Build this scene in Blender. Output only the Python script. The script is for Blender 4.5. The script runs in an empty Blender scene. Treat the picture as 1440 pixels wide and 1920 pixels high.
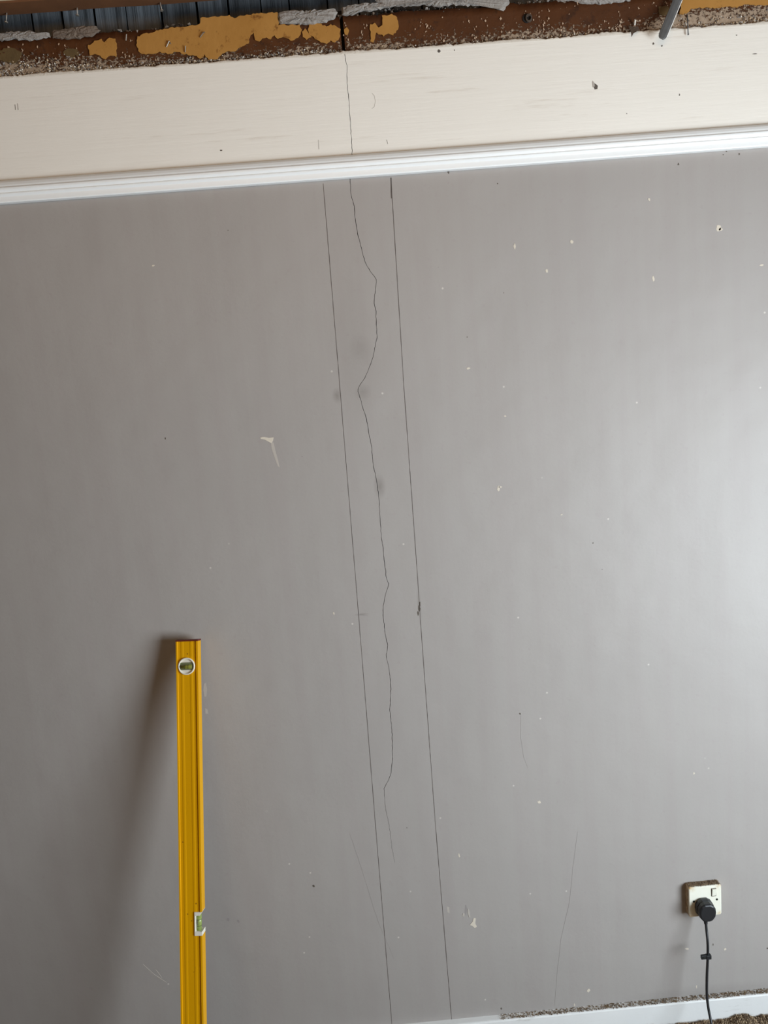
import bpy, math, random
from mathutils import Vector, Matrix, noise
random.seed(7)
S = bpy.context.scene
COL = S.collection

# ------------------------------------------------------------------ camera
D, CAM_Z, F = 1.76, 1.74, 1387.0
YAW, PITCH, ROLL = math.radians(1.197), math.radians(8.563), math.radians(4.626)
fw = Vector((math.sin(YAW)*math.cos(PITCH), math.cos(YAW)*math.cos(PITCH), -math.sin(PITCH)))
r0 = Vector((math.cos(YAW), -math.sin(YAW), 0)); d0 = fw.cross(r0)
rt = math.cos(ROLL)*r0 + math.sin(ROLL)*d0
dn = -math.sin(ROLL)*r0 + math.cos(ROLL)*d0
CAM = Vector((0, -D, CAM_Z))
cam = bpy.data.cameras.new('camera'); co = bpy.data.objects.new('camera', cam); COL.objects.link(co)
m = Matrix((rt, -dn, -fw)).transposed().to_4x4(); m.translation = CAM
co.matrix_world = m
cam.sensor_fit = 'VERTICAL'; cam.sensor_height = 36; cam.lens = F/1920*36
cam.clip_start = 0.02
S.camera = co

# ------------------------------------------------------------------ light
w = bpy.data.worlds.new('world'); S.world = w; w.use_nodes = True
bg = w.node_tree.nodes['Background']; bg.inputs[0].default_value = (0.80, 0.88, 1.0, 1); bg.inputs[1].default_value = 1.0
WIN = dict(x=2.10, y0=-2.45, y1=-0.95, z0=0.40, z1=1.66)
la = bpy.data.lights.new('window_daylight', 'AREA'); la.shape = 'RECTANGLE'
la.size = WIN['z1']-WIN['z0']; la.size_y = WIN['y1']-WIN['y0']
la.energy = 56; la.color = (0.64, 0.84, 1.0)          # sky, falling in downwards
lo = bpy.data.objects.new('window_daylight', la); COL.objects.link(lo)
lo.location = (WIN['x']+0.12, (WIN['y0']+WIN['y1'])/2, (WIN['z0']+WIN['z1'])/2)
lo.rotation_euler = (0, math.radians(90-18), math.radians(-24))
lg = bpy.data.lights.new('street_bounce', 'AREA'); lg.shape = 'RECTANGLE'; lg.size = la.size; lg.size_y = la.size_y
lg.energy = 92; lg.color = (0.93, 0.97, 1.0)           # sunlit street, thrown up through the same window
lh = bpy.data.objects.new('street_bounce', lg); COL.objects.link(lh)
lh.location = lo.location; lh.rotation_euler = (0, math.radians(90+34), math.radians(-24))
lb = bpy.data.lights.new('warm_fill', 'AREA'); lb.shape = 'RECTANGLE'; lb.size = 2.2; lb.size_y = 0.6  # added warm fill lamp, unseen, high up behind the camera
lb.energy = 17; lb.color = (1.0, 0.60, 0.28)
lq = bpy.data.objects.new('warm_fill', lb); COL.objects.link(lq)
lq.location = (-0.2, -2.7, 2.8); lq.rotation_euler = (math.radians(74), 0, 0)
S.view_settings.view_transform = 'Standard'; S.view_settings.look = 'None'
S.view_settings.gamma = 1; S.view_settings.use_curve_mapping = False
S.view_settings.exposure = 0.0

# ------------------------------------------------------------------ helpers
def P(px, py, y=0.0):
    """world point, on the vertical plane at depth y, that the photograph shows at a pixel"""
    q = rt*(px-720) + dn*(py-960) + fw*F
    return CAM + q*((y+D)/q.y)
def lin(c):
    c = c/255
    return c/12.92 if c <= .04045 else ((c+.055)/1.055)**2.4
def rgb(r, g, b): return (lin(r), lin(g), lin(b), 1)
def mesh(name, vs, fs, mat, parent=None, smooth=False, mats=None, midx=None):
    me = bpy.data.meshes.new(name); me.from_pydata([tuple(v) for v in vs], [], fs)
    for mm in (mats or [mat]): me.materials.append(mm)
    if midx: me.polygons.foreach_set('material_index', midx)
    if smooth: me.polygons.foreach_set('use_smooth', [True]*len(me.polygons))
    me.update()
    o = bpy.data.objects.new(name, me); COL.objects.link(o)
    if parent: o.parent = parent; 
    return o
def tag(o, label=None, cat=None, group=None, kind=None):
    if label: o['label'] = label
    if cat: o['category'] = cat
    if group: o['group'] = group
    if kind: o['kind'] = kind
    return o
def empty(name, loc=(0,0,0), rot=(0,0,0)):
    o = bpy.data.objects.new(name, None); COL.objects.link(o); o.location = loc; o.rotation_euler = rot
    o.empty_display_size = .02; return o
class MB:
    def __init__(s): s.v=[]; s.f=[]
    def add(s, vs, fs):
        n=len(s.v); s.v += [Vector(v) for v in vs]; s.f += [tuple(i+n for i in f) for f in fs]; return s
    def box(s, x0,x1,y0,y1,z0,z1):
        return s.add([(x,y,z) for x in (x0,x1) for y in (y0,y1) for z in (z0,z1)],
            [(0,1,3,2),(4,6,7,5),(0,4,5,1),(2,3,7,6),(0,2,6,4),(1,5,7,3)])
    def prism(s, poly, a, b, axis='y'):
        """polygon of (u,v) extruded between a and b along axis"""
        def mk(u,v,t): return (u,t,v) if axis=='y' else ((u,v,t) if axis=='z' else (t,u,v))
        n=len(poly)
        return s.add([mk(u,v,a) for u,v in poly]+[mk(u,v,b) for u,v in poly],
            [tuple(range(n-1,-1,-1)), tuple(range(n,2*n))]+[(i,(i+1)%n,(i+1)%n+n,i+n) for i in range(n)])
    def loft(s, rings, cap=True):
        n=len(rings[0]); k=len(s.v)
        for r in rings: s.v += [Vector(v) for v in r]
        for j in range(len(rings)-1):
            for i in range(n):
                a=k+j*n+i; b=k+j*n+(i+1)%n
                s.f.append((a,b,b+n,a+n))
        if cap:
            s.f.append(tuple(k+i for i in range(n-1,-1,-1))); s.f.append(tuple(k+(len(rings)-1)*n+i for i in range(n)))
        return s
    def tube(s, pts, r, n=10):
        pts=[Vector(p) for p in pts]; rings=[]; up=None
        for i,p in enumerate(pts):
            t=(pts[min(i+1,len(pts)-1)]-pts[max(i-1,0)]).normalized()
            if up is None: up=t.orthogonal().normalized()
            up=(up-t*up.dot(t)).normalized(); si=t.cross(up)
            rr=r[i] if isinstance(r,(list,tuple)) else r
            rings.append([p+up*rr*math.cos(2*math.pi*k/n)+si*rr*math.sin(2*math.pi*k/n) for k in range(n)])
        return s.loft(rings)
    def build(s, name, mat, parent=None, smooth=False, bevel=0, seg=2):
        o=mesh(name, s.v, s.f, mat, parent, smooth)
        if bevel:
            b=o.modifiers.new('bevel','BEVEL'); b.width=bevel; b.segments=seg; b.limit_method='ANGLE'; b.angle_limit=math.radians(35)
        return o
def smooth_pts(pts, k=6):
    pts=[Vector(p) for p in pts]; out=[]
    for i in range(len(pts)-1):
        p0,p1,p2,p3=pts[max(i-1,0)],pts[i],pts[i+1],pts[min(i+2,len(pts)-1)]
        for j in range(k):
            t=j/k
            out.append(.5*((2*p1)+(p2-p0)*t+(2*p0-5*p1+4*p2-p3)*t*t+(3*p1-p0-3*p2+p3)*t**3))
    return out+[pts[-1]]
def rrect(w,h,r,n=4,cx=0,cz=0):
    o=[]
    for sx,sz,a in ((1,1,0),(-1,1,90),(-1,-1,180),(1,-1,270)):
        for k in range(n+1):
            t=math.radians(a+90*k/n); o.append((cx+sx*(w/2-r)+r*math.cos(t), cz+sz*(h/2-r)+r*math.sin(t)))
    return o
def circ(r,n=24,cx=0,cz=0): return [(cx+r*math.cos(2*math.pi*k/n), cz+r*math.sin(2*math.pi*k/n)) for k in range(n)]

# node helper ------------------------------------------------------
class NM:
    def __init__(s, name, rough=.6, spec=.5):
        s.m=bpy.data.materials.new(name); s.m.use_nodes=True; s.t=s.m.node_tree
        s.b=s.t.nodes['Principled BSDF']; s.b.inputs['Roughness'].default_value=rough
        s.b.inputs['Specular IOR Level'].default_value=spec
        s.pos=s.t.nodes.new('ShaderNodeNewGeometry').outputs['Position']
        s.obj=s.t.nodes.new('ShaderNodeTexCoord').outputs['Object']
    def scaled(s, sc, src=None):
        n=s.t.nodes.new('ShaderNodeVectorMath'); n.operation='MULTIPLY'; s.t.links.new(src or s.pos, n.inputs[0]); n.inputs[1].default_value=sc; return n.outputs[0]
    def noise(s, scale, detail=4, rough=.6, vec=None, off=None):
        n=s.t.nodes.new('ShaderNodeTexNoise'); n.inputs['Scale'].default_value=scale; n.inputs['Detail'].default_value=detail; n.inputs['Roughness'].default_value=rough
        s.t.links.new(vec or s.pos, n.inputs['Vector']); return n.outputs['Fac']
    def voro(s, scale, vec=None, out='Distance'):
        n=s.t.nodes.new('ShaderNodeTexVoronoi'); n.inputs['Scale'].default_value=scale; s.t.links.new(vec or s.pos, n.inputs['Vector']); return n.outputs[out]
    def ramp(s, f, stops):
        n=s.t.nodes.new('ShaderNodeValToRGB'); s.t.links.new(f, n.inputs[0]); e=n.color_ramp.elements
        while len(e)<len(stops): e.new(.5)
        for k,(p,c) in enumerate(stops):
            e[k].position=p; e[k].color=c if isinstance(c,tuple) else (c,c,c,1)
        return n.outputs[0]
    def mix(s, f, a, b, mode='MIX'):
        n=s.t.nodes.new('ShaderNodeMix'); n.data_type='RGBA'; n.blend_type=mode
        for sock,v in ((n.inputs[0],f),(n.inputs[6],a),(n.inputs[7],b)):
            if hasattr(v,'is_linked') or hasattr(v,'links'): s.t.links.new(v, sock)
            else: sock.default_value=v
        return n.outputs[2]
    def math(s, op, a, b=0.0, clamp=False):
        n=s.t.nodes.new('ShaderNodeMath'); n.operation=op; n.use_clamp=clamp
        for sock,v in ((n.inputs[0],a),(n.inputs[1],b)):
            if isinstance(v,(int,float)): sock.default_value=v
            else: s.t.links.new(v, sock)
        return n.outputs[0]
    def blob(s, p, rad):
        """soft stain centred on world point p (its own shape on the wall)"""
        n=s.t.nodes.new('ShaderNodeVectorMath'); n.operation='SUBTRACT'; s.t.links.new(s.pos,n.inputs[0]); n.inputs[1].default_value=p
        k=s.t.nodes.new('ShaderNodeVectorMath'); k.operation='MULTIPLY'; s.t.links.new(n.outputs[0],k.inputs[0]); k.inputs[1].default_value=(1/rad[0],1,1/rad[1])
        l=s.t.nodes.new('ShaderNodeVectorMath'); l.operation='LENGTH'; s.t.links.new(k.outputs[0],l.inputs[0])
        return s.math('SUBTRACT',1.0,l.outputs['Value'],True)
    def color(s, c):
        if isinstance(c,tuple): s.b.inputs['Base Color'].default_value=c
        else: s.t.links.new(c, s.b.inputs['Base Color'])
        return s
    def bump(s, f, dist=.001, strength=1):
        n=s.t.nodes.new('ShaderNodeBump'); n.inputs['Distance'].default_value=dist; n.inputs['Strength'].default_value=strength
        s.t.links.new(f, n.inputs['Height']); s.t.links.new(n.outputs[0], s.b.inputs['Normal']); return s
def flat(name, c, rough=.6, var=.12, scale=60, bump=0, metal=0, spec=.5):
    n=NM(name, rough, spec); f=n.noise(scale,4)
    n.color(n.mix(f, tuple(min(1,x*(1-var)) for x in c[:3])+(1,), tuple(min(1,x*(1+var)) for x in c[:3])+(1,)))
    if bump: n.bump(n.noise(scale*3,5), bump)
    n.b.inputs['Metallic'].default_value=metal
    return n.m

def crumbs(name, n, fpos, rmin, rmax, mat, parent=None, mats=None):
    vs=[];fs=[];mi=[]
    oc=[(1,0,0),(-1,0,0),(0,1,0),(0,-1,0),(0,0,1),(0,0,-1)]; of=[(0,2,4),(2,1,4),(1,3,4),(3,0,4),(2,0,5),(1,2,5),(3,1,5),(0,3,5)]
    for i in range(n):
        p=fpos(); r=rmin+(rmax-rmin)*random.random()**2.5; b=len(vs); R=Matrix.Rotation(random.random()*6,3,Vector((random.random(),random.random(),random.random()+.1)))
        sc=[random.uniform(.5,1.2) for _ in range(6)]
        for v,s in zip(oc,sc): vs.append(Vector(p)+R@Vector(v)*r*s)
        fs+= [tuple(b+k for k in f) for f in of]; mi+=[random.randrange(len(mats))]*8 if mats else [0]*8
    return mesh(name,vs,fs,mat,parent,mats=mats,midx=mi)
# ------------------------------------------------------------------ materials
def wall_mat():
    n=NM('mauve_grey_emulsion', .50, .34)
    base=rgb(174,165,160)
    big=n.noise(1.6,3); streak=n.noise(1,4,.6,n.scaled((26,1,1.1)))
    c=n.mix(big, rgb(156,151,147), rgb(165,159,154))
    c=n.mix(n.ramp(streak,[(.42,0.0),(.62,.22)]), c, rgb(155,146,143))
    fine=n.noise(55,6,.7)
    c=n.mix(n.ramp(fine,[(.30,.5),(.42,0.0)]), c, rgb(155,146,143))
    # grey finger marks, rubbed dirt
    for p,r,a in (((712,912),(.016,.032),.55),((680,735),(.022,.022),.35),((632,742),(.013,.02),.5),((676,655),(.03,.04),.22),((660,660),(.06,.2),.14),
                  ((678,1152),(.02,.004),.5),((786,1135),(.006,.05),.45),((1330,1862),(.28,.03),.28),((720,350),(.3,.02),.0)):
        if a: 
            q=P(*p); b=n.math('MULTIPLY', n.blob((q.x,0,q.z),r), a); b=n.math('MULTIPLY', b, n.math('ADD', n.noise(90,3), .5), True)
            c=n.mix(b, c, rgb(112,106,100))
    # scattered pin specks
    v=n.voro(34); sel=n.voro(34,out='Color')
    sx=n.t.nodes.new('ShaderNodeSeparateColor'); n.t.links.new(sel,sx.inputs[0])
    dark=n.math('MULTIPLY', n.ramp(v,[(.03,1.0),(.07,0.0)]), n.ramp(sx.outputs[0],[(.045,1.0),(.05,0.0)]))
    c=n.mix(n.math('MULTIPLY',dark,.6), c, rgb(80,74,70))
    lt=n.math('MULTIPLY', n.ramp(v,[(.05,1.0),(.10,0.0)]), n.ramp(sx.outputs[1],[(.008,1.0),(.011,0.0)]))
    c=n.mix(n.math('MULTIPLY',lt,.6), c, rgb(215,208,200))
    n.color(c)
    h=n.math('ADD', n.math('MULTIPLY',n.noise(2.4,3),6.0), n.math('MULTIPLY',n.noise(70,5,.65),.25))
    n.bump(h,.0012,1)
    return n.m
def frieze_mat():
    n=NM('cream_emulsion', .55, .4)
    c=n.mix(n.noise(2,3), rgb(232,226,216), rgb(238,233,224))
    br=n.noise(1,5,.7,n.scaled((3,1,60)))
    c=n.mix(n.ramp(br,[(.30,.5),(.40,0.0)]), c, rgb(205,194,180))
    v=n.voro(22); sel=n.voro(22,out='Color'); sx=n.t.nodes.new('ShaderNodeSeparateColor'); n.t.links.new(sel,sx.inputs[0])
    dark=n.math('MULTIPLY', n.ramp(v,[(.03,1.0),(.06,0.0)]), n.ramp(sx.outputs[0],[(.05,1.0),(.06,0.0)]))
    c=n.mix(n.math('MULTIPLY',dark,.6), c, rgb(110,95,80))
    n.color(c); n.bump(n.math('ADD',n.math('MULTIPLY',br,.5),n.noise(4,3)),.0016,1)
    return n.m
def old_paint_mat():
    n=NM('old_brown_distemper', .62, .3)
    c=n.mix(n.noise(14,4), rgb(62,33,12), rgb(90,50,18))
    c=n.mix(n.ramp(n.noise(40,6,.7),[(.34,.8),(.44,0.0)]), c, rgb(52,28,14))
    # plaster scabs, thicker to the broken edge and where the paint is worn through
    sep=n.t.nodes.new('ShaderNodeSeparateXYZ'); n.t.links.new(n.pos,sep.inputs[0])
    low=n.ramp(n.math('MULTIPLY',n.math('SUBTRACT',2.60,sep.outputs[2]),10.0),[(.55,0.0),(.92,.20)])
    left=n.ramp(n.math('ADD',sep.outputs[0],1.0),[(.30,.10),(.62,0.0)])
    lowleft=n.math('MULTIPLY', left, n.ramp(n.math('MULTIPLY',n.math('SUBTRACT',2.60,sep.outputs[2]),10.0),[(.3,.1),(.7,1.0)]))
    right=n.ramp(n.math('SUBTRACT',sep.outputs[0],0.0),[(.70,0.0),(.78,.13)])
    k=n.math('ADD', n.math('ADD', n.math('MULTIPLY', low, n.math('MULTIPLY',n.noise(9,2),1.6)), lowleft), right)
    sc=n.noise(1,7,.75,n.scaled((110,1,170)))
    f=n.ramp(n.math('ADD',sc,k),[(.64,0.0),(.67,1.0)])
    c=n.mix(f, c, n.mix(n.noise(120,3), rgb(120,98,78), rgb(186,166,144)))
    n.color(c); n.bump(n.math('ADD',f,n.noise(60,5)),.0012,1)
    return n.m
def skirt_mat():
    n=NM('white_gloss_skirting', .35, .5)
    c=n.mix(n.noise(6,4), rgb(218,218,216), rgb(232,232,230))
    c=n.mix(n.ramp(n.noise(1,6,.7,n.scaled((6,1,40))),[(.30,.7),(.42,0.0)]), c, rgb(176,172,164))
    n.color(c); n.bump(n.noise(50,4),.0004); return n.m
def wood_mat():
    n=NM('weathered_lath_wood', .75, .2)
    g=n.noise(1,6,.7,n.scaled((190,190,3)))
    o=n.t.nodes.new('ShaderNodeObjectInfo').outputs['Random']
    c=n.mix(g, rgb(22,22,24), rgb(146,152,158)); c=n.mix(n.math('MULTIPLY',o,.6), c, rgb(44,40,36))
    n.color(c); n.bump(g,.003); return n.m
def yellow_mat():
    n=NM('yellow_level_enamel', .42, .22)
    c=n.mix(n.noise(1,3,.6,n.scaled((60,60,3),n.obj)), rgb(208,146,0), rgb(220,162,4))
    c=n.mix(n.ramp(n.noise(90,5,.65,n.obj),[(.26,.9),(.31,0.0)]), c, rgb(110,62,14))
    v=n.voro(36,n.obj); c=n.mix(n.ramp(v,[(.035,.9),(.07,0.0)]), c, rgb(96,56,20))
    c=n.mix(n.ramp(n.noise(1,4,.7,n.scaled((240,240,14),n.obj)),[(.68,0.0),(.74,.5)]), c, rgb(140,92,20))
    n.color(c); return n.m
def dirty_mat():
    n=NM('dusty_socket_box', .8, .2)
    f=n.noise(70,6,.7)
    c=n.mix(n.ramp(f,[(.36,0.0),(.60,1.0)]), rgb(222,204,174), rgb(168,142,112))
    g=n.t.nodes.new('ShaderNodeNewGeometry').outputs['Normal']; sp=n.t.nodes.new('ShaderNodeSeparateXYZ'); n.t.links.new(g,sp.inputs[0])
    c=n.mix(n.ramp(sp.outputs[2],[(.3,0.0),(.7,.75)]), c, rgb(142,124,98))
    n.color(c); n.bump(f,.0015); return n.m
def plate_mat():
    n=NM('ivory_socket_plastic', .35, .5)
    c=n.mix(n.noise(20,3), rgb(226,224,206), rgb(234,232,220))
    ln=n.t.nodes.new('ShaderNodeVectorMath'); ln.operation='ABSOLUTE'; n.t.links.new(n.obj,ln.inputs[0])
    sp=n.t.nodes.new('ShaderNodeSeparateXYZ'); n.t.links.new(ln.outputs[0],sp.inputs[0])
    corner=n.math('MULTIPLY', n.ramp(n.math('MULTIPLY',sp.outputs[0],23.0),[(.55,0.0),(.95,1.0)]), n.ramp(n.math('MULTIPLY',sp.outputs[2],23.0),[(.62,0.0),(.95,1.0)]))
    c=n.mix(n.math('MULTIPLY',corner,n.ramp(n.noise(90,4),[(.4,0.0),(.6,1.0)])), c, rgb(196,164,112))
    n.color(c); return n.m
M_wall=wall_mat(); M_frieze=frieze_mat(); M_old=old_paint_mat(); M_skirt=skirt_mat(); M_wood=wood_mat(); M_yel=yellow_mat(); M_dirty=dirty_mat(); M_plate=plate_mat()
M_crack=flat('crack_dirt_shade', rgb(52,46,42), .9)  # dirt, plus shade painted into the groove to deepen it
M_pencil=flat('pencil_graphite', rgb(92,84,80), .6, .35, 40)
M_hair=flat('hairline_grey', rgb(146,140,137), .7)
M_rail=flat('white_gloss_rail', rgb(240,241,240), .3, .02, 20, .0003)
M_edge=flat('broken_plaster', rgb(222,214,202), .85, .15, 90, .001)
M_chip=flat('exposed_white_plaster', rgb(206,196,180), .85, .08, 120)
M_fleck=flat('old_plaster_fleck', rgb(186,160,136), .9, .2, 120)
M_smear=flat('pale_filler_smear', rgb(178,170,161), .8, .05, 60)
M_dent=flat('dark_pit', rgb(92,84,76), .9)
def ochre():
    n=NM('ochre_paper', .7, .25)
    c=n.mix(n.noise(10,4), rgb(156,108,46), rgb(182,134,70)); c=n.mix(n.ramp(n.noise(45,6,.7),[(.33,.8),(.42,0.0)]), c, rgb(112,68,26))
    n.color(c); n.bump(n.noise(70,5),.0008); return n.m
M_ochre=ochre()
M_olive=flat('faded_olive_paper', rgb(92,72,40), .8, .25, 40, .001)
M_mortar=flat('grey_lime_mortar', rgb(150,144,138), .95, .25, 70, .003)
M_mortar2=flat('dusty_brown_mortar', rgb(112,98,86), .95, .3, 60, .003)
M_rub=flat('dark_rubble', rgb(74,62,52), .95, .5, 150, .001)
M_void=flat('gap_shade', rgb(24,20,18), .95)  # near-black standing in for shade inside gaps; also the darkest rubble
M_joist=flat('stained_joist', rgb(104,66,38), .75, .35, 14, .001)
M_joistp=flat('joist_cream_paint', rgb(206,192,160), .7)
M_nail=flat('dull_steel', rgb(150,142,132), .5, .2, 100, 0, .6)
M_strap=flat('grey_oxidised_strap', rgb(104,104,104), .55, .3, 60, .0006, .3)
M_black=flat('black_rubber', rgb(30,31,34), .42, .15, 50)
M_white=flat('white_vial_plastic', rgb(226,222,208), .4, .03, 50)
M_green=flat('green_vial_fluid', rgb(140,156,84), .15, .15, 60)
M_green2=flat('dark_green_vial', rgb(112,116,84), .2, .15, 60)
M_olivevial=flat('olive_vial', rgb(122,122,48), .2, .15, 60)
M_red=flat('dark_red_end_cap', rgb(92,26,18), .5)
M_ink=flat('black_ink', rgb(30,34,24), .5)
M_room=flat('room_plaster', rgb(112,106,100), .8, .04, 3)
M_floorb=flat('bare_floor', rgb(90,84,78), .85, .2, 12)
def carpet_m():
    n=NM('brown_fleck_carpet', .95, .1)
    c=n.mix(n.ramp(n.noise(230,4,.7),[(.40,0.0),(.58,1.0)]), rgb(70,57,45), rgb(140,121,98)); n.color(c); n.bump(n.noise(260,4),.002); return n.m
M_carpet=carpet_m()
M_dust=flat('brown_dust', rgb(122,102,74), .95, .25, 90)
M_tuft=[flat('carpet_tuft_brown', rgb(124,102,80), .95,.3,90), flat('carpet_tuft_tan', rgb(186,162,130), .95,.3,90), flat('carpet_tuft_dark', rgb(74,60,48), .95,.3,90)]

# ------------------------------------------------------------------ setting
XL, XR, YB, ZT = -3.6, 2.10, -4.2, 2.95
Z_RAIL = P(700,332).z; Z_RAILT = Z_RAIL+.050; Z_TOP = 2.503
MAIN=[(656,333),(657,352),(659,370),(664,385),(665,400),(667,415),(671,440),(676,460),(680,475),(684,490),(690,502),(698,514),(706,524),(705,534),(704,545),(702,558),(702,570),(705,585),(705,600),(706,616),(707,632),(702,655),(700,668),(695,682),(690,696),(683,710),(675,722),(670,732),(676,748),(680,765),(686,782),(690,800),(693,820),(697,840),(699,862),(701,880),(704,890),(707,905),(709,924),(711,940),(712,965),(714,990),(715,1010),(719,1030),(720,1050),(723,1070),(724,1084),(729,1095),(725,1108),(722,1120),(719,1135),(718,1150),(720,1168),(722,1185),(724,1198),(727,1210),(724,1230),(727,1243),(730,1255),(733,1290),(732,1310),(731,1330),(733,1350),(735,1370),(736,1420),(733,1450),(727,1466),(720,1478),(722,1510),(730,1550),(735,1590),(740,1618)]
UPPER=[(646,97),(648,112),(651,125),(650,140),(652,170),(655,190),(655,210),(657,232),(658,250),(660,270),(660,296)]
def crack_fn(px):
    pts=sorted([(P(a,b).z,P(a,b).x) for a,b in px])
    def f(z):
        if z<=pts[0][0]: return pts[0][1], 0.0
        if z>=pts[-1][0]: return pts[-1][1], 1.0
        for (z0,x0),(z1,x1) in zip(pts,pts[1:]):
            if z0<=z<=z1: return x0+(x1-x0)*(z-z0)/max(z1-z0,1e-6), (z-pts[0][0])/(pts[-1][0]-pts[0][0])
    return f
def cracked_wall(name, z0, z1, px, mat, wfn, dz=.006, depth=.004, parent=None):
    cf=crack_fn(px); nz=int((z1-z0)/dz)+1; c0=cf((z0+z1)/2)[0]
    off=[-1,-.5,-.25,-.12,-.05,-.02]; cols=[('w',XL)]+[('o',o) for o in off]+[('c',-1),('c',0),('c',1)]+[('o',-o) for o in reversed(off)]+[('w',XR)]
    vs=[];fs=[];mi=[]
    for j in range(nz+1):
        z=z0+(z1-z0)*j/nz; cx,t=cf(z); cx+=random.uniform(-.0006,.0006)*(1 if t>0 else 0); wd=wfn(t)*(random.uniform(.65,1.2))
        for k,v in cols:
            if k=='w': vs.append((v,0,z))
            elif k=='o': vs.append((c0+v+(cx-c0)*max(0,1-abs(v)/1.0),0,z))
            else: vs.append((cx+v*max(wd,1e-5), (depth*min(1,wd/.0006) if v==0 else 0), z))
    n=len(cols)
    for j in range(nz):
        for i in range(n-1):
            a=j*n+i; fs.append((a,a+1,a+n+1,a+n)); mi.append(1 if i in (7,8) and (cf(z0+(z1-z0)*(j+.5)/nz)[1]>0) else 0)
    return mesh(name, vs, fs, mat, parent, mats=[mat,M_crack], midx=mi)
wall=cracked_wall('wall_back', -.02, Z_RAIL+.03, MAIN, M_wall, lambda t: 0 if t<=0 else (.00022+.00022*min(1,t*7) if t<.12 else .00062))
tag(wall, kind='structure')
frieze=cracked_wall('plaster_frieze', Z_RAIL+.03, Z_TOP-.006, UPPER, M_frieze, lambda t: .00058, parent=wall)
tag(frieze,'cream painted plaster strip above the white picture rail')
# backing masonry
MB().box(XL,XR,.05,.12,-.02,2.575).build('wall_backing', M_mortar2, wall)
# ragged top edge of the cream plaster: a fine toothed lip
vs=[];fs=[]; x=XL; n=0
while x<XR:
    fine = -1.1<x<1.3
    t=Z_TOP+.0045*(noise.noise(Vector((x*9,0,3)))+.6*noise.noise(Vector((x*45,1,3)))+.5*noise.noise(Vector((x*160,2,5))))
    vs += [(x,0,Z_TOP-.006),(x,-.0004,t-.0022),(x,.0016,t),(x,.011,t+.0015)]
    if n:
        a=(n-1)*4
        for k in range(3): fs.append((a+k,a+4+k,a+5+k,a+1+k))
    n+=1; x+= .003 if fine else .03
tag(mesh('broken_plaster_edge', vs, fs, M_edge, wall, True),'ragged white edge where the cream plaster was broken off')

# exposed old wall above the plaster, split by the dark open crack
gx0,gx1=P(638,50,.008).x, P(644,50,.008).x
def band(xa,xb):
    vs=[];fs=[];nx=max(2,int((xb-xa)/.006)); rows=[2.485,2.50,2.52,2.54,2.56,2.578]
    for j,z in enumerate(rows):
        for i in range(nx+1):
            x=xa+(xb-xa)*i/nx; y=.008+.0018*noise.noise(Vector((x*30,z*30,0)))
            zz=z+(.006*noise.noise(Vector((x*14,4,0)))+.003*noise.noise(Vector((x*70,4,0))) if j==len(rows)-1 else 0)
            vs.append((x,y,zz))
    m=nx+1
    for j in range(len(rows)-1):
        for i in range(nx): a=j*m+i; fs.append((a,a+1,a+m+1,a+m))
    k=len(vs)   # top return going back into the wall
    for i in range(nx+1):
        p=vs[(len(rows)-1)*m+i]; vs.append((p[0],.055,p[2]+.004))
    for i in range(nx): a=(len(rows)-1)*m+i; fs.append((a,a+1,k+i+1,k+i))
    return mesh('old_painted_band', vs, fs, M_old, wall, True)
for a,b in ((XL,gx0),(gx1,XR)): tag(band(a,b),'brown painted old plaster laid bare above the cream strip')
MB().box(gx0-.002,gx1+.002,.03,.034,2.485,2.60).build('crack_shade_strip', M_void, wall)  # dark strip behind the gap, coloured to stand for its shade

def ragged(poly, step=.004, amp=.0016):
    out=[]
    n=len(poly)
    for i in range(n):
        a=Vector(poly[i]); b=Vector(poly[(i+1)%n]); L=(b-a).length; k=max(1,int(L/step)); nn=Vector((-(b-a).y,(b-a).x))/max(L,1e-6)
        for j in range(k):
            p=a+(b-a)*j/k; out.append(p+nn*random.uniform(-amp,amp))
    return [(p.x,p.y) for p in out]
def patch(name, px, y, th, mat, parent, amp=.0015, step=.004, label=None, dome=0):
    poly=[(P(a,b,y).x,P(a,b,y).z) for a,b in px]; poly=ragged(poly,step,amp)
    if dome:
        cx=sum(p[0] for p in poly)/len(poly); cz=sum(p[1] for p in poly)/len(poly); rings=[]
        for s,dy in ((1,0),(.93,.6),(.75,.9),(.4,1.0)):
            rings.append([(cx+(u-cx)*s, y-th*dy*(.75+.5*random.random()), cz+(v-cz)*s) for u,v in poly])
        mb=MB(); mb.loft(rings); o=mb.build(name,mat,parent)
    else:
        o=MB().prism(poly,y,y-th).build(name,mat,parent)
    if label: o['label']=label
    return o
OY=.0072
A=[(256,85),(259,70),(265,66),(290,60),(320,53),(350,50),(375,46),(376,34),(400,32),(430,30),(440,35),(455,30),(475,27),(500,25),(521,24),(522,47),(545,48),(561,47),(565,56),(562,68),(552,75),(545,76),(530,70),(520,74),(514,66),(508,74),(495,71),(486,78),(478,76),(476,62),(470,66),(466,82),(455,86),(447,92),(440,98),(425,97),(414,104),(408,111),(392,113),(384,103),(375,110),(365,104),(345,102),(330,97),(318,102),(300,98),(285,103),(262,100)]
patch('paper_remnant',A,OY,.0022,M_ochre,wall)
patch('paper_remnant',[(580,46),(592,44),(602,46),(612,51),(620,47),(630,50),(638,55),(637,72),(628,80),(620,76),(612,84),(602,80),(594,75),(585,69),(578,64),(577,56)],OY,.0022,M_ochre,wall)
patch('paper_remnant',[(566,60),(572,54),(579,62),(584,70),(575,74),(567,70)],OY,.0018,M_ochre,wall)
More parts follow.
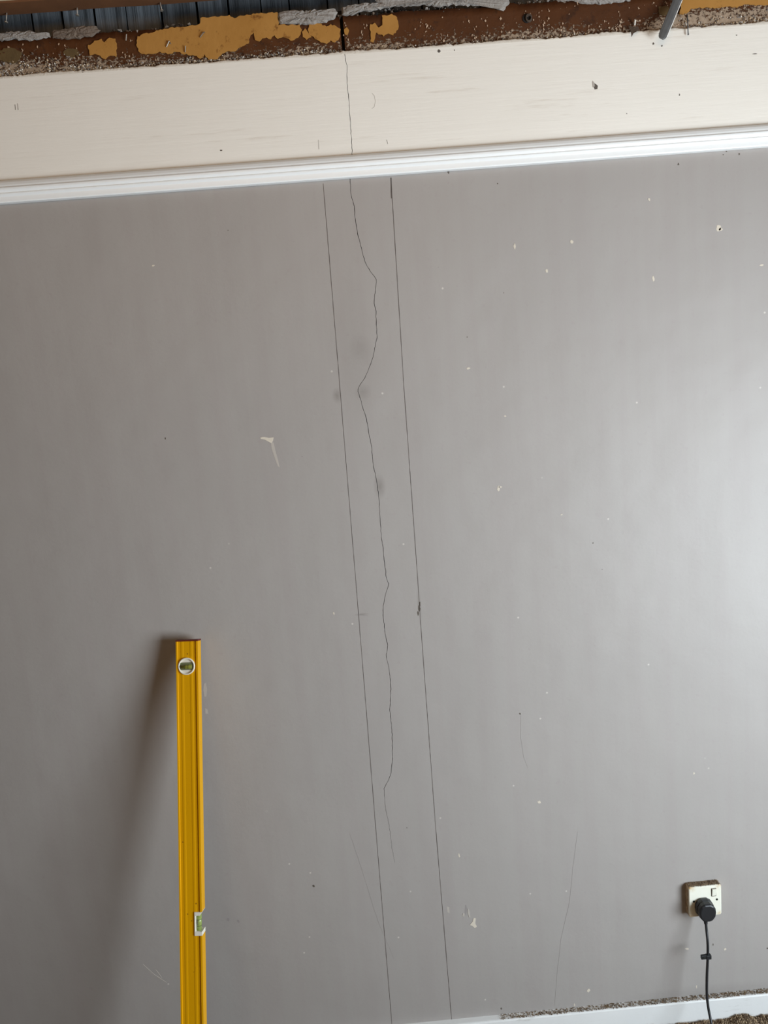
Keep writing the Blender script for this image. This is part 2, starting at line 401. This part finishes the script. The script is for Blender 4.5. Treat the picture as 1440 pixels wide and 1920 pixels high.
patch('paper_remnant',[(716,30),(726,31),(735,26),(744,33),(747,45),(746,55),(737,67),(728,64),(719,68),(706,62),(703,72),(700,80),(695,78),(694,60),(694,47),(702,44),(710,53),(716,48)],OY,.0022,M_ochre,wall)
patch('paper_remnant',[(645,55),(650,52),(654,57),(651,66),(646,65)],OY,.0015,M_ochre,wall)
patch('paper_remnant',[(1272,-30),(1445,-30),(1445,9),(1420,11),(1395,9),(1382,14),(1360,13),(1342,16),(1315,15),(1296,17),(1290,24),(1280,27),(1273,28),(1276,12)],OY,.0022,M_ochre,wall)
patch('paper_remnant',[(166,86),(178,78),(190,74),(196,80),(205,72),(217,73),(219,90),(218,107),(206,104),(198,112),(188,106),(178,102),(168,104)],OY,.0018,M_ochre,wall)
patch('paper_remnant',[(0,96),(12,90),(30,92),(42,100),(38,112),(24,120),(8,116),(-6,110)],OY,.0016,M_olive,wall,label='faded olive scrap of old paper at the far left')
patch('paper_remnant',[(118,98),(128,92),(145,93),(150,102),(140,108),(124,106)],OY,.0016,M_olive,wall,label='faded olive scrap of old paper')
patch('paper_remnant',[(1234,13),(1252,12),(1256,24),(1244,31),(1236,27)],OY,.0016,M_olive,wall)
# grey mortar left on the upper edge
for px in ([(520,24),(545,20),(570,22),(600,19),(628,17),(634,24),(628,34),(612,42),(596,46),(575,47),(548,45),(524,46)],
           [(640,16),(660,10),(690,7),(720,8),(730,14),(700,20),(672,24),(655,30),(642,28)],
           [(700,-6),(760,-10),(820,-8),(870,-10),(920,-8),(952,-6),(956,6),(944,20),(936,18),(928,8),(900,11),(868,12),(850,10),(826,14),(800,10),(770,13),(740,12),(716,14)],
           [(1040,-20),(1110,-22),(1180,-24),(1182,1),(1150,6),(1120,9),(1092,6),(1070,2),(1046,4)]):
    patch('mortar_remnant',px,OY,.007,M_mortar,wall,.002,.005,None,1)
for px in ([(-10,64),(30,60),(62,58),(72,66),(92,62),(95,70),(60,76),(30,75),(-10,77)],
           [(96,60),(130,54),(160,50),(180,50),(190,58),(176,68),(150,72),(120,74),(98,72)]):
    patch('mortar_remnant',px,OY,.006,M_mortar2 if px[0][0]>50 else M_mortar,wall,.002,.005,None,1)
# tiny pale flecks on the brown band
vs=[];fs=[]
OCH=[(P(a,50,.005).x,P(b,50,.005).x) for a,b in ((250,640),(696,748),(1268,1450),(164,222))]
for i in range(260):
    x=random.uniform(-.95,1.2); 
    z=2.508+abs(random.gauss(0,.022)) if random.random()<.7 else random.uniform(2.51,2.57)
    if z>2.57 or gx0-.004<x<gx1+.004 or (z>2.512 and any(a<x<b for a,b in OCH)): continue
    k=random.randint(1,4)
    for _ in range(k):
        cx=x+random.gauss(0,.004); cz=z+random.gauss(0,.004); r=random.uniform(.0006,.0021); y=.0062; b=len(vs)
        if cz<2.506: continue
        for q in range(5):
            a=q*1.257+random.random()*.7; vs.append((cx+r*math.cos(a)*random.uniform(.3,1.3),y,cz+r*math.sin(a)*random.uniform(.5,2.2)))
        vs.append((cx,y-.0006,cz)); 
        for q in range(5): fs.append((b+q,b+5,b+(q+1)%5))
tag(mesh('plaster_flecks', vs, fs, M_fleck, wall), kind='stuff')
# crusty scabs of plaster still keyed to the band
def crust():
    t=random.random()
    if t<.40: x=random.uniform(P(-20,100,0).x,P(160,100,0).x); z=2.506+abs(random.gauss(0,.016))
    elif t<.70: x=random.uniform(P(160,100,0).x,P(640,100,0).x); z=2.506+abs(random.gauss(0,.005))
    elif t<.78: x=random.uniform(P(650,90,0).x,P(1180,60,0).x); z=2.505+abs(random.gauss(0,.002))
    else: x=random.uniform(P(1275,40,0).x,P(1460,30,0).x); z=2.506+abs(random.gauss(0,.009))
    if noise.noise(Vector((x*40,z*60,9)))<-.05: z=2.505+random.random()*.003
    return (x, random.uniform(.0055,.008), min(z,2.56))
tag(crumbs('plaster_crust', 3800, crust, .0007, .0030, M_chip, wall, [M_edge,M_mortar2,M_mortar,M_old,M_tuft[1]]), kind='stuff')

for a,b in (((312,88),(317,77)),((317,77),(320,82)),((375,70),(381,62)),((347,98),(348,86)),((236,76),(237,64)),((379,62),(384,60))):
    MB().tube([P(*a,.0035),P(*b,.001)],.0011,6).build('staple',M_nail,wall)
# weathered boards seen behind the ledge
x=-1.25
while x<1.4:
    wd=random.uniform(.05,.085); g=random.uniform(.002,.006)
    mb=MB(); n=6; t=random.uniform(.056,.064); prof=[(x+wd*k/n, t+random.uniform(-.0025,.0025)) for k in range(n+1)]
    mb.loft([[ (u,v,z) for u,v in prof]+[(x+wd,.09,z),(x,.09,z)] for z in (2.56,2.70,2.84)])
    mb.build('plank', M_wood, wall)
    x+=wd+g
MB().box(XL,XR,.092,.12,2.55,ZT).build('dark_backing', M_void, wall)  # dark board added behind the planks to stop light leaking through
# rubble lying on the ledge
def ledge():
    x=random.uniform(-1.1,1.3); h=.012*(.5+noise.noise(Vector((x*11,2,7))))
    return (x, random.uniform(.010,.024), 2.574+random.random()*max(.004,h*1.8))
tag(crumbs('ledge_rubble', 2600, ledge, .0012, .0065, M_rub, None, [M_rub,M_rub,M_mortar2,M_void,M_mortar]), 'dark crumbled mortar rubble lying along the broken ledge', 'rubble', kind='stuff')

# picture rail
prof=[(.0,.0),(-.013,.0),(-.0145,.002),(-.0145,.012),(-.0160,.0135),(-.0185,.0155),(-.0190,.018),(-.0172,.0205),(-.0190,.0225),(-.0212,.025),(-.0212,.029),(-.0185,.0325),(-.0178,.036),(-.0150,.042),(-.0095,.047),(-.0040,.0495),(.0,.050)]
mb=MB(); nx=40
mb.loft([[(XL+(XR-XL)*i/nx, y, Z_RAIL+z) for y,z in prof] for i in range(nx+1)])
o=mb.build('trim_1', M_rail, None, False, .0008, 2); tag(o,'white moulded picture rail running across the wall', kind='structure')

# skirting
ZS=.084
prof=[(0,-.02),(-.018,-.02),(-.018,ZS-.004),(-.0165,ZS-.001),(-.014,ZS),(0,ZS+.001)]
mb=MB(); mb.loft([[(XL+(XR-XL)*i/nx, y, z) for y,z in prof] for i in range(nx+1)])
o=mb.build('baseboard_back', M_skirt); tag(o,'white painted skirting board with a dusty top edge', kind='structure')
def dust():
    x=.235+1.0*random.random()**.85; return (x, random.uniform(-.0165,-.001), ZS+.001+random.random()*.0015)
tag(crumbs('skirting_dust', 5200, dust, .0005, .0020, M_rub, None, [M_tuft[0],M_tuft[2],M_dust,M_dust]), 'brown dust and crumbs lying along the skirting top', 'dust', kind='stuff')

# floor, other walls, ceiling
tag(MB().box(XL,XR,YB,0,-.12,-.02).build('floor', M_floorb), kind='structure')
tag(MB().box(XL-.1,XL,YB,.12,-.12,ZT).build('wall_left', M_room), kind='structure')
tag(MB().box(XL-.1,XR+.1,YB-.1,YB,-.12,ZT).build('wall_front', M_room), kind='structure')
W=WIN
mb=MB(); X1=XR+.14
mb.box(XR,X1,YB,W['y0'],-.12,ZT).box(XR,X1,W['y1'],.12,-.12,ZT).box(XR,X1,W['y0'],W['y1'],-.12,W['z0']).box(XR,X1,W['y0'],W['y1'],W['z1'],ZT)
tag(mb.build('wall_right', M_room), kind='structure')
mb=MB(); t=.045
mb.box(XR+.03,XR+.09,W['y0'],W['y1'],W['z0'],W['z0']+t).box(XR+.03,XR+.09,W['y0'],W['y1'],W['z1']-t,W['z1']).box(XR+.03,XR+.09,W['y0'],W['y0']+t,W['z0'],W['z1']).box(XR+.03,XR+.09,W['y1']-t,W['y1'],W['z0'],W['z1'])
tag(mb.build('window_1', M_rail), kind='structure')
tag(MB().box(XL,XR,YB,.12,ZT,ZT+.05).build('ceiling', M_room), kind='structure')

# ------------------------------------------------------------------ ceiling joist beside the wall top
JB=.015; JF=-.032
zb=P(0,29,JB).z
x0,x1=XL+.01,.6
j=empty('ceiling_joist',(0,0,zb)); tag(j,'stained brown timber joist at the upper left, with nails under it','joist')
vs=[];fs=[];n=90
for i in range(n+1):
    x=x0+(x1-x0)*i/n; d=.002*noise.noise(Vector((x*7,0,0)))
    vs += [(x,JF,.0+d),(x,JB,d),(x,JB,.10),(x,JF,.10)]
for i in range(n):
    a=i*4
    for k in range(4): fs.append((a+k,a+4+k,a+4+(k+1)%4,a+(k+1)%4))
fs += [(0,1,2,3),(n*4+3,n*4+2,n*4+1,n*4)]
mesh('beam', vs, fs, M_joist, j)
MB().box(x0,x1,JF-.004,JF-.0002,.004,.10).build('painted_face', M_joistp, j)

def nail(px0,px1,y,label,r=.0013,head=.0036,mat=M_nail):
    a=P(*px0,y); b=P(*px1,y); t=(b-a).normalized()
    e=empty('nail', a); tag(e,label,'nail','nails left in the timber and wall')
    a2=a-t*.012
    MB().tube([a2-a,b-a],r,8).build('shank',mat,e,True)
    MB().tube([b-a-t*.0005,b-a+t*.0016],head,10).build('head',mat,e)
    return e
nail((12.5,26),(11.5,41),JB-.008,'pale nail hanging head down from the joist, nearest the left edge')
nail((144.5,14),(145,28),JB-.008,'pale nail hanging head down from the joist, middle one of three')
nail((300,4),(303,19),JB-.008,'pale nail hanging head down from the joist, farthest right of three')

# bent fixings on the right
def strap():
    y0=-.012
    a=P(1287,-40,.002); d=P(1240.5,72,-.028); b=a.lerp(d,.4); c=a.lerp(d,.75)
    e=empty('metal_strap', d); tag(e,'short grey metal strip hanging down over the broken cream edge','metal strip')
    pts=smooth_pts([a,b,c,d],6); hw=.0094; th=.0024
    rings=[]
    for i,p in enumerate(pts):
        t=(pts[min(i+1,len(pts)-1)]-pts[max(i-1,0)]).normalized(); s=t.cross(Vector((0,-1,0))).normalized(); s=-s; nn=s.cross(t).normalized()
        if nn.y>0: nn=-nn
        k=hw*(1 if i<len(pts)-3 else (1,.85,.5)[i-len(pts)+3])
        rings.append([p-e.location+s*k*u+nn*v for u,v in ((-1,0),(-.4,th*.5),(.5,th*.6),(1,0),(1,-th),(-1,-th))])
    MB().loft(rings).build('strip', M_strap, e, False,.0005)
    rr=[]
    for i,p in enumerate(pts[:-2]):
        t=(pts[i+1]-p).normalized(); s=-(t.cross(Vector((0,-1,0))).normalized())
        sgn=1 if s.x>0 else -1
        rr.append(p-e.location+s*sgn*hw)
    MB().tube(rr,.0011,6).build('bright_edge', M_rail, e, True)['label']='bright edge'  # white line along the right-hand edge of the strip
strap()
e=nail((1289,38),(1290.5,64),-.006,'thin dark nail pointing down to the right of the grey strip',.0013,.0017,M_strap)
# torn flap hanging at x~1188
e=empty('torn_paint_flap', P(1188,52,-.001)); tag(e,'small torn grey-brown flap curling off the broken cream edge','paint flap')
q=[P(*p,y)-e.location for p,y in (((1178,50),.004),((1196,50),.003),((1197,57),-.008),((1192,60),-.012),((1187,63),-.014),((1184,69),-.015),((1183,60),-.010))]
mb=MB(); n=len(q); mb.add(q+[v+Vector((.0004,-.0012,0)) for v in q],[tuple(range(n)),tuple(range(2*n-1,n-1,-1))]+[(i,(i+1)%n,(i+1)%n+n,i+n) for i in range(n)]); mb.build('flap',M_mortar2,e)
MB().tube([P(1190,46,.004)-e.location,P(1191,37,-.004)-e.location],.0022,8).build('plaster_lump',M_edge,e)
# wall plug stub with a dark hole in the brown band
e=empty('wall_plug', P(991,35,.006)); tag(e,'dark round wall plug sunk in the brown band','wall plug')
rg=[]
for r,y in ((.0085,0),(.0080,-.004),(.0050,-.0045),(.0042,.002)):
    rg.append([(r*math.cos(a*.5236)*random.uniform(.85,1.1),y,r*math.sin(a*.5236)*random.uniform(.85,1.1)) for a in range(12)])
MB().loft(rg).build('stub',M_rub,e)
MB().prism(circ(.0095,12,-.004,.001),-.0003,.001).build('hole',M_void,e)

# ------------------------------------------------------------------ pencil lines, hairlines, chips on the wall
def ribbon(name, px, wd, mat, label=None, y0=-.00005, th=.00025, jit=0, taper=False):
    pts=[P(a,b,0) for a,b in px]
    full=[]
    for a,b in zip(pts,pts[1:]):
        k=max(1,int((b-a).length/.012))
        full+=[a+(b-a)*i/k for i in range(k)]
    full.append(pts[-1]); vs=[];fs=[]; n=len(full)
    for i,p in enumerate(full):
        t=(full[min(i+1,n-1)]-full[max(i-1,0)]).normalized(); s=Vector((t.z,0,-t.x))
        ww=wd*random.uniform(.6,1.25)*(math.sin(math.pi*(i+.5)/n)**.5 if taper else 1)
        p=p+s*random.uniform(-jit,jit)
        vs+=[(p.x+s.x*ww/2*k, y, p.z+s.z*ww/2*k) for k,y in ((-1,y0),(-.6,y0-th),(.6,y0-th),(1,y0))]
    for i in range(n-1):
        a=i*4
        for k in range(3): fs.append((a+k,a+k+1,a+k+5,a+k+4))
    o=mesh(name,vs,fs,mat,wall)
    if label: o['label']=label
    return o
ribbon('pencil_line',[(606,344),(640,758),(674,1172),(706,1570),(735,1922)],.0016,M_pencil,'straight pencil line left of the crack',jit=.00012)
ribbon('pencil_line',[(733,333),(757,720),(785,1110),(788,1158),(816,1540),(847,1914)],.0018,M_pencil,'straight pencil line right of the crack',jit=.00012)
ribbon('pencil_line',[(733,333),(734,372)],.0026,M_pencil)
ribbon('hairline_crack',[(1083,1560),(1075,1620),(1068,1690),(1052,1760),(1044,1830),(1040,1885)],.0008,M_hair,taper=True,jit=.0003)
ribbon('hairline_crack',[(655,1560),(672,1610),(688,1660),(700,1700),(712,1735),(740,1800)],.0008,M_hair,taper=True,jit=.0003)
ribbon('hairline_crack',[(977,1340),(976,1380),(982,1420),(990,1440)],.0007,M_hair,taper=True)
ribbon('scratch',[(697,174),(702,180),(704,190),(702,200),(697,204)],.0011,M_smear,taper=True)
ribbon('scratch',[(268,1808),(290,1828),(312,1842)],.002,M_smear,taper=True)
ribbon('scratch',[(292,1818),(304,1834)],.002,M_smear,taper=True)
ribbon('scratch',[(668,1152),(690,1155)],.0014,M_hair,taper=True)
ribbon('scratch',[(597,262),(598,280)],.0009,M_dent,taper=True)
ribbon('scratch',[(725,262),(727,270)],.0012,M_dent,taper=True)
ribbon('scratch',[(28,196),(29,206)],.0012,M_dent,taper=True)
ribbon('scratch',[(33,194),(34,206)],.0012,M_dent,taper=True)
def chip(name, x, y, rx, ry, mat, rot=0, th=.0006):
    c=P(x,y); px2=.00135; pl=[]
    n=9
    for k in range(n):
        a=2*math.pi*k/n; u=rx*px2*math.cos(a)*random.uniform(.6,1.2); v=ry*px2*math.sin(a)*random.uniform(.6,1.2)
        ca,sa=math.cos(rot),math.sin(rot); pl.append((c.x+u*ca-v*sa, c.z+u*sa+v*ca))
    return MB().prism(pl,.0002,-th).build(name,mat,wall)
for x,y,rx,ry in ((1347,427,6,7),(1351,430,4,3),(965,462,2,6),(1072,453,4,4),(1225,523,2.5,6),(1217,374,2.5,3.5),(1025,508,3,4),(878,691,4,2.5),(935,916,3,6),(938,913,4,2),(1053,965,2.5,1.5),
                  (1104,1857,4,5),(1077,1884,1.5,4),(287,498,4,1.5),(1011,1504,4,4),(626,1150,1.5,4),(1301,1450,2,3),(861,1604,1.5,5),(947,780,2.5,1.5),(1428,497,5,1.5),(1288,1779,4,2.5),(1360,1780,3,3),(1306,1850,1.2,5)):
    chip('paint_chip',x,y,rx*.85,ry*.85,M_chip,random.uniform(-.3,.3),.0004)
# the larger torn chip and the scraped mark below it
def ppatch(name,px,mat,th=.0008): return patch(name,px,.0002,th,mat,wall,.0002,.003)
ppatch('paint_chip',[(488,820),(495,819),(504,821),(513,820),(512,826),(509,831),(503,828),(496,824),(489,823)],M_chip)
ppatch('filler_smear',[(508,829),(513,830),(517,848),(522,865),(524,876),(521,874),(515,858),(509,840)],M_smear,.0004)
ppatch('filler_smear',[(382,1282),(386,1280),(388,1292),(387,1306),(383,1306),(381,1294)],M_smear,.0004)
ppatch('filler_smear',[(384,1328),(389,1330),(390,1338),(385,1338)],M_smear,.0004)
ppatch('paint_chip',[(868,1712),(871,1713),(870,1719),(867,1716)],M_smear)
ppatch('paint_chip',[(877,1703),(880,1708),(882,1720),(879,1719),(877,1711)],M_smear)
ppatch('paint_chip',[(881,1734),(886,1728),(888,1721),(892,1722),(891,1731),(894,1737),(890,1740),(886,1736)],M_chip)
ppatch('pit',[(872,1697),(874,1696),(876,1706),(874,1717),(871,1712)],M_hair,.0003)
ppatch('filler_smear',[(838,1700),(842,1701),(843,1712),(839,1710)],M_smear,.0003)
for x,y,rx,ry in ((841,322,1.8,3),(933,344,1,1.5),(1386,289,1.6,1.6),(1362,284,1.2,1.2),(1356,290,1,1),(1272,308,1.8,2),(876,632,1,1),(1112,1018,1,1.5),(975,1338,1.5,2),(588,1661,2.5,2.5),(310,822,1,2),
                  (940,1891,1.6,2.5),(823,96,2.4,3),(415,282,2,1.2),(1240,250,1,1),(1175,213,1,1),(1381,66,1.5,1.2),(1225,82,2,2),(1241,86,1.5,1.5),(852,94,1,1),(1415,101,4,.8),(1337,1771,1.2,3),(1439,1778,2,2),(786,1141,2.2,7),(784,1150,1.8,6),(787,1132,1.4,5),(763,1552,1,1),(155,134,1.6,2),(1274,178,1,2)):
    chip('pit',x,y,rx,ry,M_dent,0,.0003)
for x,y in ((428,1724),(447,1727)): chip('pit',x,y,3.2,4,M_hair,0,.0002)
# deep chip in the cream plaster
ppatch('pit',[(1112,154),(1116,157),(1121,161),(1120,167),(1115,168),(1113,163)],M_dent,.0004)
ppatch('paint_chip',[(1111,152),(1114,155),(1115,162),(1112,164),(1111,158)],M_smear,.001)

# ------------------------------------------------------------------ spirit level
top=P(353,1199,-.028); bot=P(363.5,1921,-.235)
ax=(top-bot).normalized(); base=bot-ax*((bot.z-.0145)/ax.z); L=(top-base).length
lv=empty('spirit_level', base); tag(lv,'long yellow spirit level leaning upright against the grey wall','spirit level')
xa=Matrix.Rotation(math.radians(-4),3,'Z')@Vector((1,0,0)); xa=(xa-ax*xa.dot(ax)).normalized(); ya=ax.cross(xa)
lv.rotation_euler=Matrix((xa,ya,ax)).transposed().to_euler()
print('level base',base,'len',L)
H=.0265; T=.0125    # half face width, half depth
front=[(-H,-T),(-H+.0035,-T),(-H+.0045,-T+.0022),(-.0165,-T+.0022),(-.0140,-T+.0017),(-.0105,-T+.0017),(-.0080,-T+.0022),(.0055,-T+.0022),(.0080,-T+.0017),(.0115,-T+.0017),(.0140,-T+.0022),(.0192,-T+.0022),(.0200,-T+.0035),(.0215,-T+.0035),(.0222,-T),(H,-T)]
def prof_cut(xmax):
    f=[p for p in front if p[0]<=xmax]
    if xmax<H: f.append((xmax,-T+.0022))
    return f+[(f[-1][0],T)]+[(-H,T)]
def zat(py):      # distance along the level where the photograph shows row py
    best=None
    for i in range(2000):
        q=base+ax*(L*i/2000); v=q-CAM; y=960+F*v.dot(dn)/v.dot(fw)
        if best is None or abs(y-py)<best[0]: best=(abs(y-py),L*i/2000)
    return best[1]
zn0,zn1=zat(1750),zat(1706); zc=zat(1248); print('notch',zn0,zn1,zc)
NX=.0085
full=prof_cut(H); cut=prof_cut(NX)
mb=MB()
mb.prism(full,0.004,zn0,'z'); mb.prism(cut,zn0,zn1,'z'); mb.prism(full,zn1,L-.0035,'z')
mb.build('body',M_yel,lv)
cap=[(-H-.0006,-T-.0006),(H+.0006,-T-.0006),(H+.0006,T+.0006),(-H-.0006,T+.0006)]
MB().prism(cap,L-.0035,L,'z').build('end_cap',M_red,lv)
MB().prism(cap,0,.004,'z').build('end_cap',M_red,lv)
# centre vial in the notch
hold=MB(); zm=(zn0+zn1)/2; hh=(zn1-zn0)/2
hold.prism([(NX,zn0),(H+.0004,zn0),(H+.0004,zn0+.009),(.0215,zn0+.0045+.004),(NX+.003,zn0+.0095),(NX+.003,zn1-.0085),(.0215,zn1-.0080),(H-.001,zn1-.0025),(H+.0004,zn1),(NX,zn1)],-T-.0002,T+.0002)
c=hold.build('vial_holder',M_white,lv,False,.0006)
MB().tube([(.0165,-.002,zn0+.0085),(.0165,-.002,zn1-.0085)],.0062,16).build('vial',M_green,lv,True)
for dz in (-.007,.007): MB().tube([(.0165,-.002,zm+dz-.0004),(.0165,-.002,zm+dz+.0004)],.0064,16).build('vial_line',M_ink,lv)
MB().tube([(.0150,-.0060,zm-.004),(.0150,-.0060,zm+.006)],[.0028,.0028],10).build('bubble',M_green2,lv,True)
# round vial near the top
cx=-.0012; R0=.0202
ring=MB(); N=40
rr=[]
for r,y in ((R0,-T+.003),(R0,-T-.0010),(R0-.0008,-T-.0016),(R0-.0030,-T-.0016),(R0-.0034,-T-.0004),(R0-.0034,-T+.003)):
    rr.append([(cx+r*math.cos(2*math.pi*k/N),y,zc+r*math.sin(2*math.pi*k/N)) for k in range(N)])
ring.loft(rr,False); ring.build('vial_ring',M_white,lv,True)
MB().prism(circ(R0-.003,N,cx,zc),-T+.0026,-T+.0012).build('vial_housing',M_white,lv)
RI=R0-.0034
def lens(h0,h1,y0,y1,name,mat):
    # slice of the round opening between two heights
    pl=[];n=10
    a0=math.asin(h0/RI);a1=math.asin(h1/RI)
    for k in range(n+1): a=a0+(a1-a0)*k/n; pl.append((cx+RI*math.cos(a),zc+RI*math.sin(a)))
    for k in range(n+1): a=a1+(a0-a1)*k/n; pl.append((cx-RI*math.cos(a),zc+RI*math.sin(a)))
    return MB().prism(pl,y0,y1).build(name,mat,lv)
lens(-.0088,.0088,-T+.0012,-T+.0004,'vial_back',M_green2)
MB().tube([(cx-.0128,-T+.0015,zc-.0012),(cx-.0122,-T+.0015,zc-.0012),(cx+.0122,-T+.0015,zc-.0012),(cx+.0128,-T+.0015,zc-.0012)],[.004,.0052,.0052,.004],16).build('vial',M_olivevial,lv,True)
for dx in (-.0045,.0045): MB().tube([(cx+dx-.0004,-T+.0015,zc-.0012),(cx+dx+.0004,-T+.0015,zc-.0012)],.0054,16).build('vial_line',M_ink,lv)

# ------------------------------------------------------------------ wall socket
SY=-.0215
sc=P(1322.5,1689.8,SY)
so=empty('wall_socket',(sc.x,0,sc.z)); tag(so,'dusty ivory single wall socket low on the wall','socket')
rings=[]
for w_,r,y in ((.086,.003,0),(.0855,.004,-.016),(.085,.004,-.0170)): rings.append([(u,y,v) for u,v in rrect(w_,w_,r)])
MB().loft(rings).build('back_box',M_dirty,so)
rings=[]
for w_,r,y in ((.086,.005,-.0171),(.086,.005,-.0197),(.084,.005,-.0213),(.081,.005,-.0217)): rings.append([(u,y,v) for u,v in rrect(w_,w_,r)])
MB().loft(rings).build('face_plate',M_plate,so)
for s in (-1,1): MB().prism(circ(.0030,14,s*.0305,.0025),-.0215,-.0221).build('screw_hole',M_ink,so)
fr=MB().prism(rrect(.0136,.0232,.001,3,.0222,.0238),-.0215,-.0219).build('switch_surround',M_rub,so)
rk=MB(); rk.add([(.0175,-.0218,.0135),(.0280,-.0218,.0135),(.0280,-.0218,.0340),(.0175,-.0218,.0340),(.0175,-.0227,.0140),(.0280,-.0227,.0140),(.0280,-.0253,.0335),(.0175,-.0253,.0335)],[(3,2,1,0),(4,5,6,7),(0,1,5,4),(2,3,7,6),(1,2,6,5),(3,0,4,7)])
rk.build('rocker_switch',M_plate,so,False,.0006)
c=lambda *a:None
# crumbs of dirt caked along the top edge of the socket
def cake(): return (sc.x+random.uniform(-.041,.042), random.uniform(-.020,-.001), sc.z+.0432+random.random()*.0008)
tag(crumbs('socket_dust', 500, cake, .0005, .0017, M_rub, None, [M_tuft[0],M_tuft[2],M_mortar2]), 'brown dust caked along the top of the wall socket','dust',kind='stuff')

# ------------------------------------------------------------------ plug, flex and clip
pb=P(1318.5,1699,SY-.001)
pg=empty('power_plug',(pb.x,SY-.0005,pb.z)); tag(pg,'black three-pin plug in the wall socket with its black flex hanging down','plug')
hexp=[(-.0235,.000),(-.0225,.010),(-.0165,.0205),(-.008,.0255),(.008,.0255),(.0165,.0205),(.0225,.010),(.0235,.000),(.0215,-.013),(.0135,-.0235),(.006,-.0262),(-.006,-.0262),(-.0135,-.0235),(-.0215,-.013)]
rings=[]
for s,y in ((.93,0),(.98,-.0015),(1.0,-.008),(.97,-.0130),(.93,-.0145)):
    rings.append([(u*s,y,v*s) for u,v in hexp])
rings2=[]
MB().loft(rings).build('plug_base',M_black,pg,False,.0008)
rings=[]
for s,y,dz in ((.93,-.0145,0),(.94,-.0165,0),(.94,-.0245,-.0005),(.90,-.0275,-.001),(.78,-.0290,-.001)):
    rings.append([(u*s,y,v*s+dz) for u,v in hexp])
MB().loft(rings).build('plug_cover',M_black,pg,False,.0006)
gpath=[(1322.5,1716,SY-.014),(1323,1730,SY-.015)]
MB().tube([P(*p)-pg.location for p in [(1322,1714,SY-.014),(1322.6,1722,SY-.014),(1323.4,1732,SY-.015)]],[.0062,.0056,.0045],12).build('strain_relief',M_black,pg,True)
fp=[(1322.8,1722,-.036),(1324.5,1742,-.042),(1327,1768,-.054),(1327,1795,-.060),(1325.5,1830,-.066),(1325.3,1862,-.072),(1327.5,1886,-.080),(1331,1905,-.089),(1334.5,1922,-.100),(1338,1945,-.116)]
pts=[P(*p) for p in fp]; last=pts[-1]
pts+= [Vector((last.x+.01,last.y-.06,.020)),Vector((last.x+.04,last.y-.25,.017)),Vector((last.x+.16,last.y-.7,.017)),Vector((last.x+.1,last.y-1.3,.017))]
pts=[Vector((p.x,p.y,max(p.z,.017))) for p in pts]
print('flex',[tuple(round(c,3) for c in p) for p in pts])
MB().tube([p-pg.location for p in smooth_pts(pts,8)],.0033,10).build('flex',M_black,pg,True)
q=P(1326.6,1793,-.060)-pg.location
mb=MB(); mb.box(q.x-.0175,q.x-.003,q.y-.004,q.y+.003,q.z-.0055,q.z+.0050).box(q.x-.0045,q.x+.0085,q.y-.0052,q.y+.0045,q.z-.0062,q.z+.0050)
mb.build('cable_clip',M_black,pg,False,.001)
MB().prism(circ(.0022,10,q.x-.0115,q.z),q.y-.0045,q.y-.0041).build('clip_hole',M_ink,pg)

# ------------------------------------------------------------------ carpet
cp=empty('carpet',(0,-.02,-.02)); tag(cp,'brown flecked carpet with its rough edge rucked up against the skirting','carpet')
vs=[];fs=[]
xs=[XL+.02+(0.4-XL-.02)*i/40 for i in range(40)]+[.4+.006*i for i in range(160)]+[1.36+(XR-.02-1.36)*i/12 for i in range(13)]
ys=[-.019-.005*i for i in range(40)]+[-.22-(4.15-.22)*i/24 for i in range(25)]
def ch(x,y):
    e=math.exp(-((y+.033)/.03)**2)
    b=max(0,noise.noise(Vector((x*13,y*9,1.5))))*.022+.006*noise.noise(Vector((x*45,y*45,3)))
    return .0135+e*(b+.008)+.0015*noise.noise(Vector((x*90,y*90,0)))
for y in ys:
    for x in xs: vs.append((x,y+.02,ch(x,y)+.02))
nx=len(xs)
for j_ in range(len(ys)-1):
    for i in range(nx-1): a=j_*nx+i; fs.append((a,a+nx,a+nx+1,a+1))
k=len(vs)
for x in xs: vs.append((x,.001,.0))
for i in range(nx-1): fs.append((i,i+1,k+i+1,k+i))
mesh('carpet_backing',vs,fs,M_carpet,cp,True)
vs=[];fs=[];mi=[]
for i in range(16000):
    x=random.uniform(.55,1.32); y=-.021-.16*random.random()**1.6; z=ch(x,y); b=len(vs)
    a=random.random()*6.28; le=random.uniform(.003,.008); dx,dy=math.cos(a),math.sin(a); wq=.0009
    lean=random.uniform(.1,.7); tx,ty=random.uniform(-1,1)*lean*le,(random.uniform(-1,.6))*lean*le
    y2=min(y+ty,-.0195)
    vs+=[(x-dx*wq,y-dy*wq+.02,z+.018),(x+dx*wq,y+dy*wq+.02,z+.018),(x+tx*.5+dx*wq,(y+y2)/2+.02,z+.02+le*.6),(x+tx*.5-dx*wq,(y+y2)/2+.02,z+.02+le*.6),(x+tx,y2+.02,z+.02+le)]
    fs+=[(b,b+1,b+2,b+3),(b+3,b+2,b+4)]; mi+=[random.choice((0,0,1,1,2))]*2
tag(mesh('carpet_pile',vs,fs,None,cp,mats=M_tuft,midx=None if False else mi),kind='stuff')
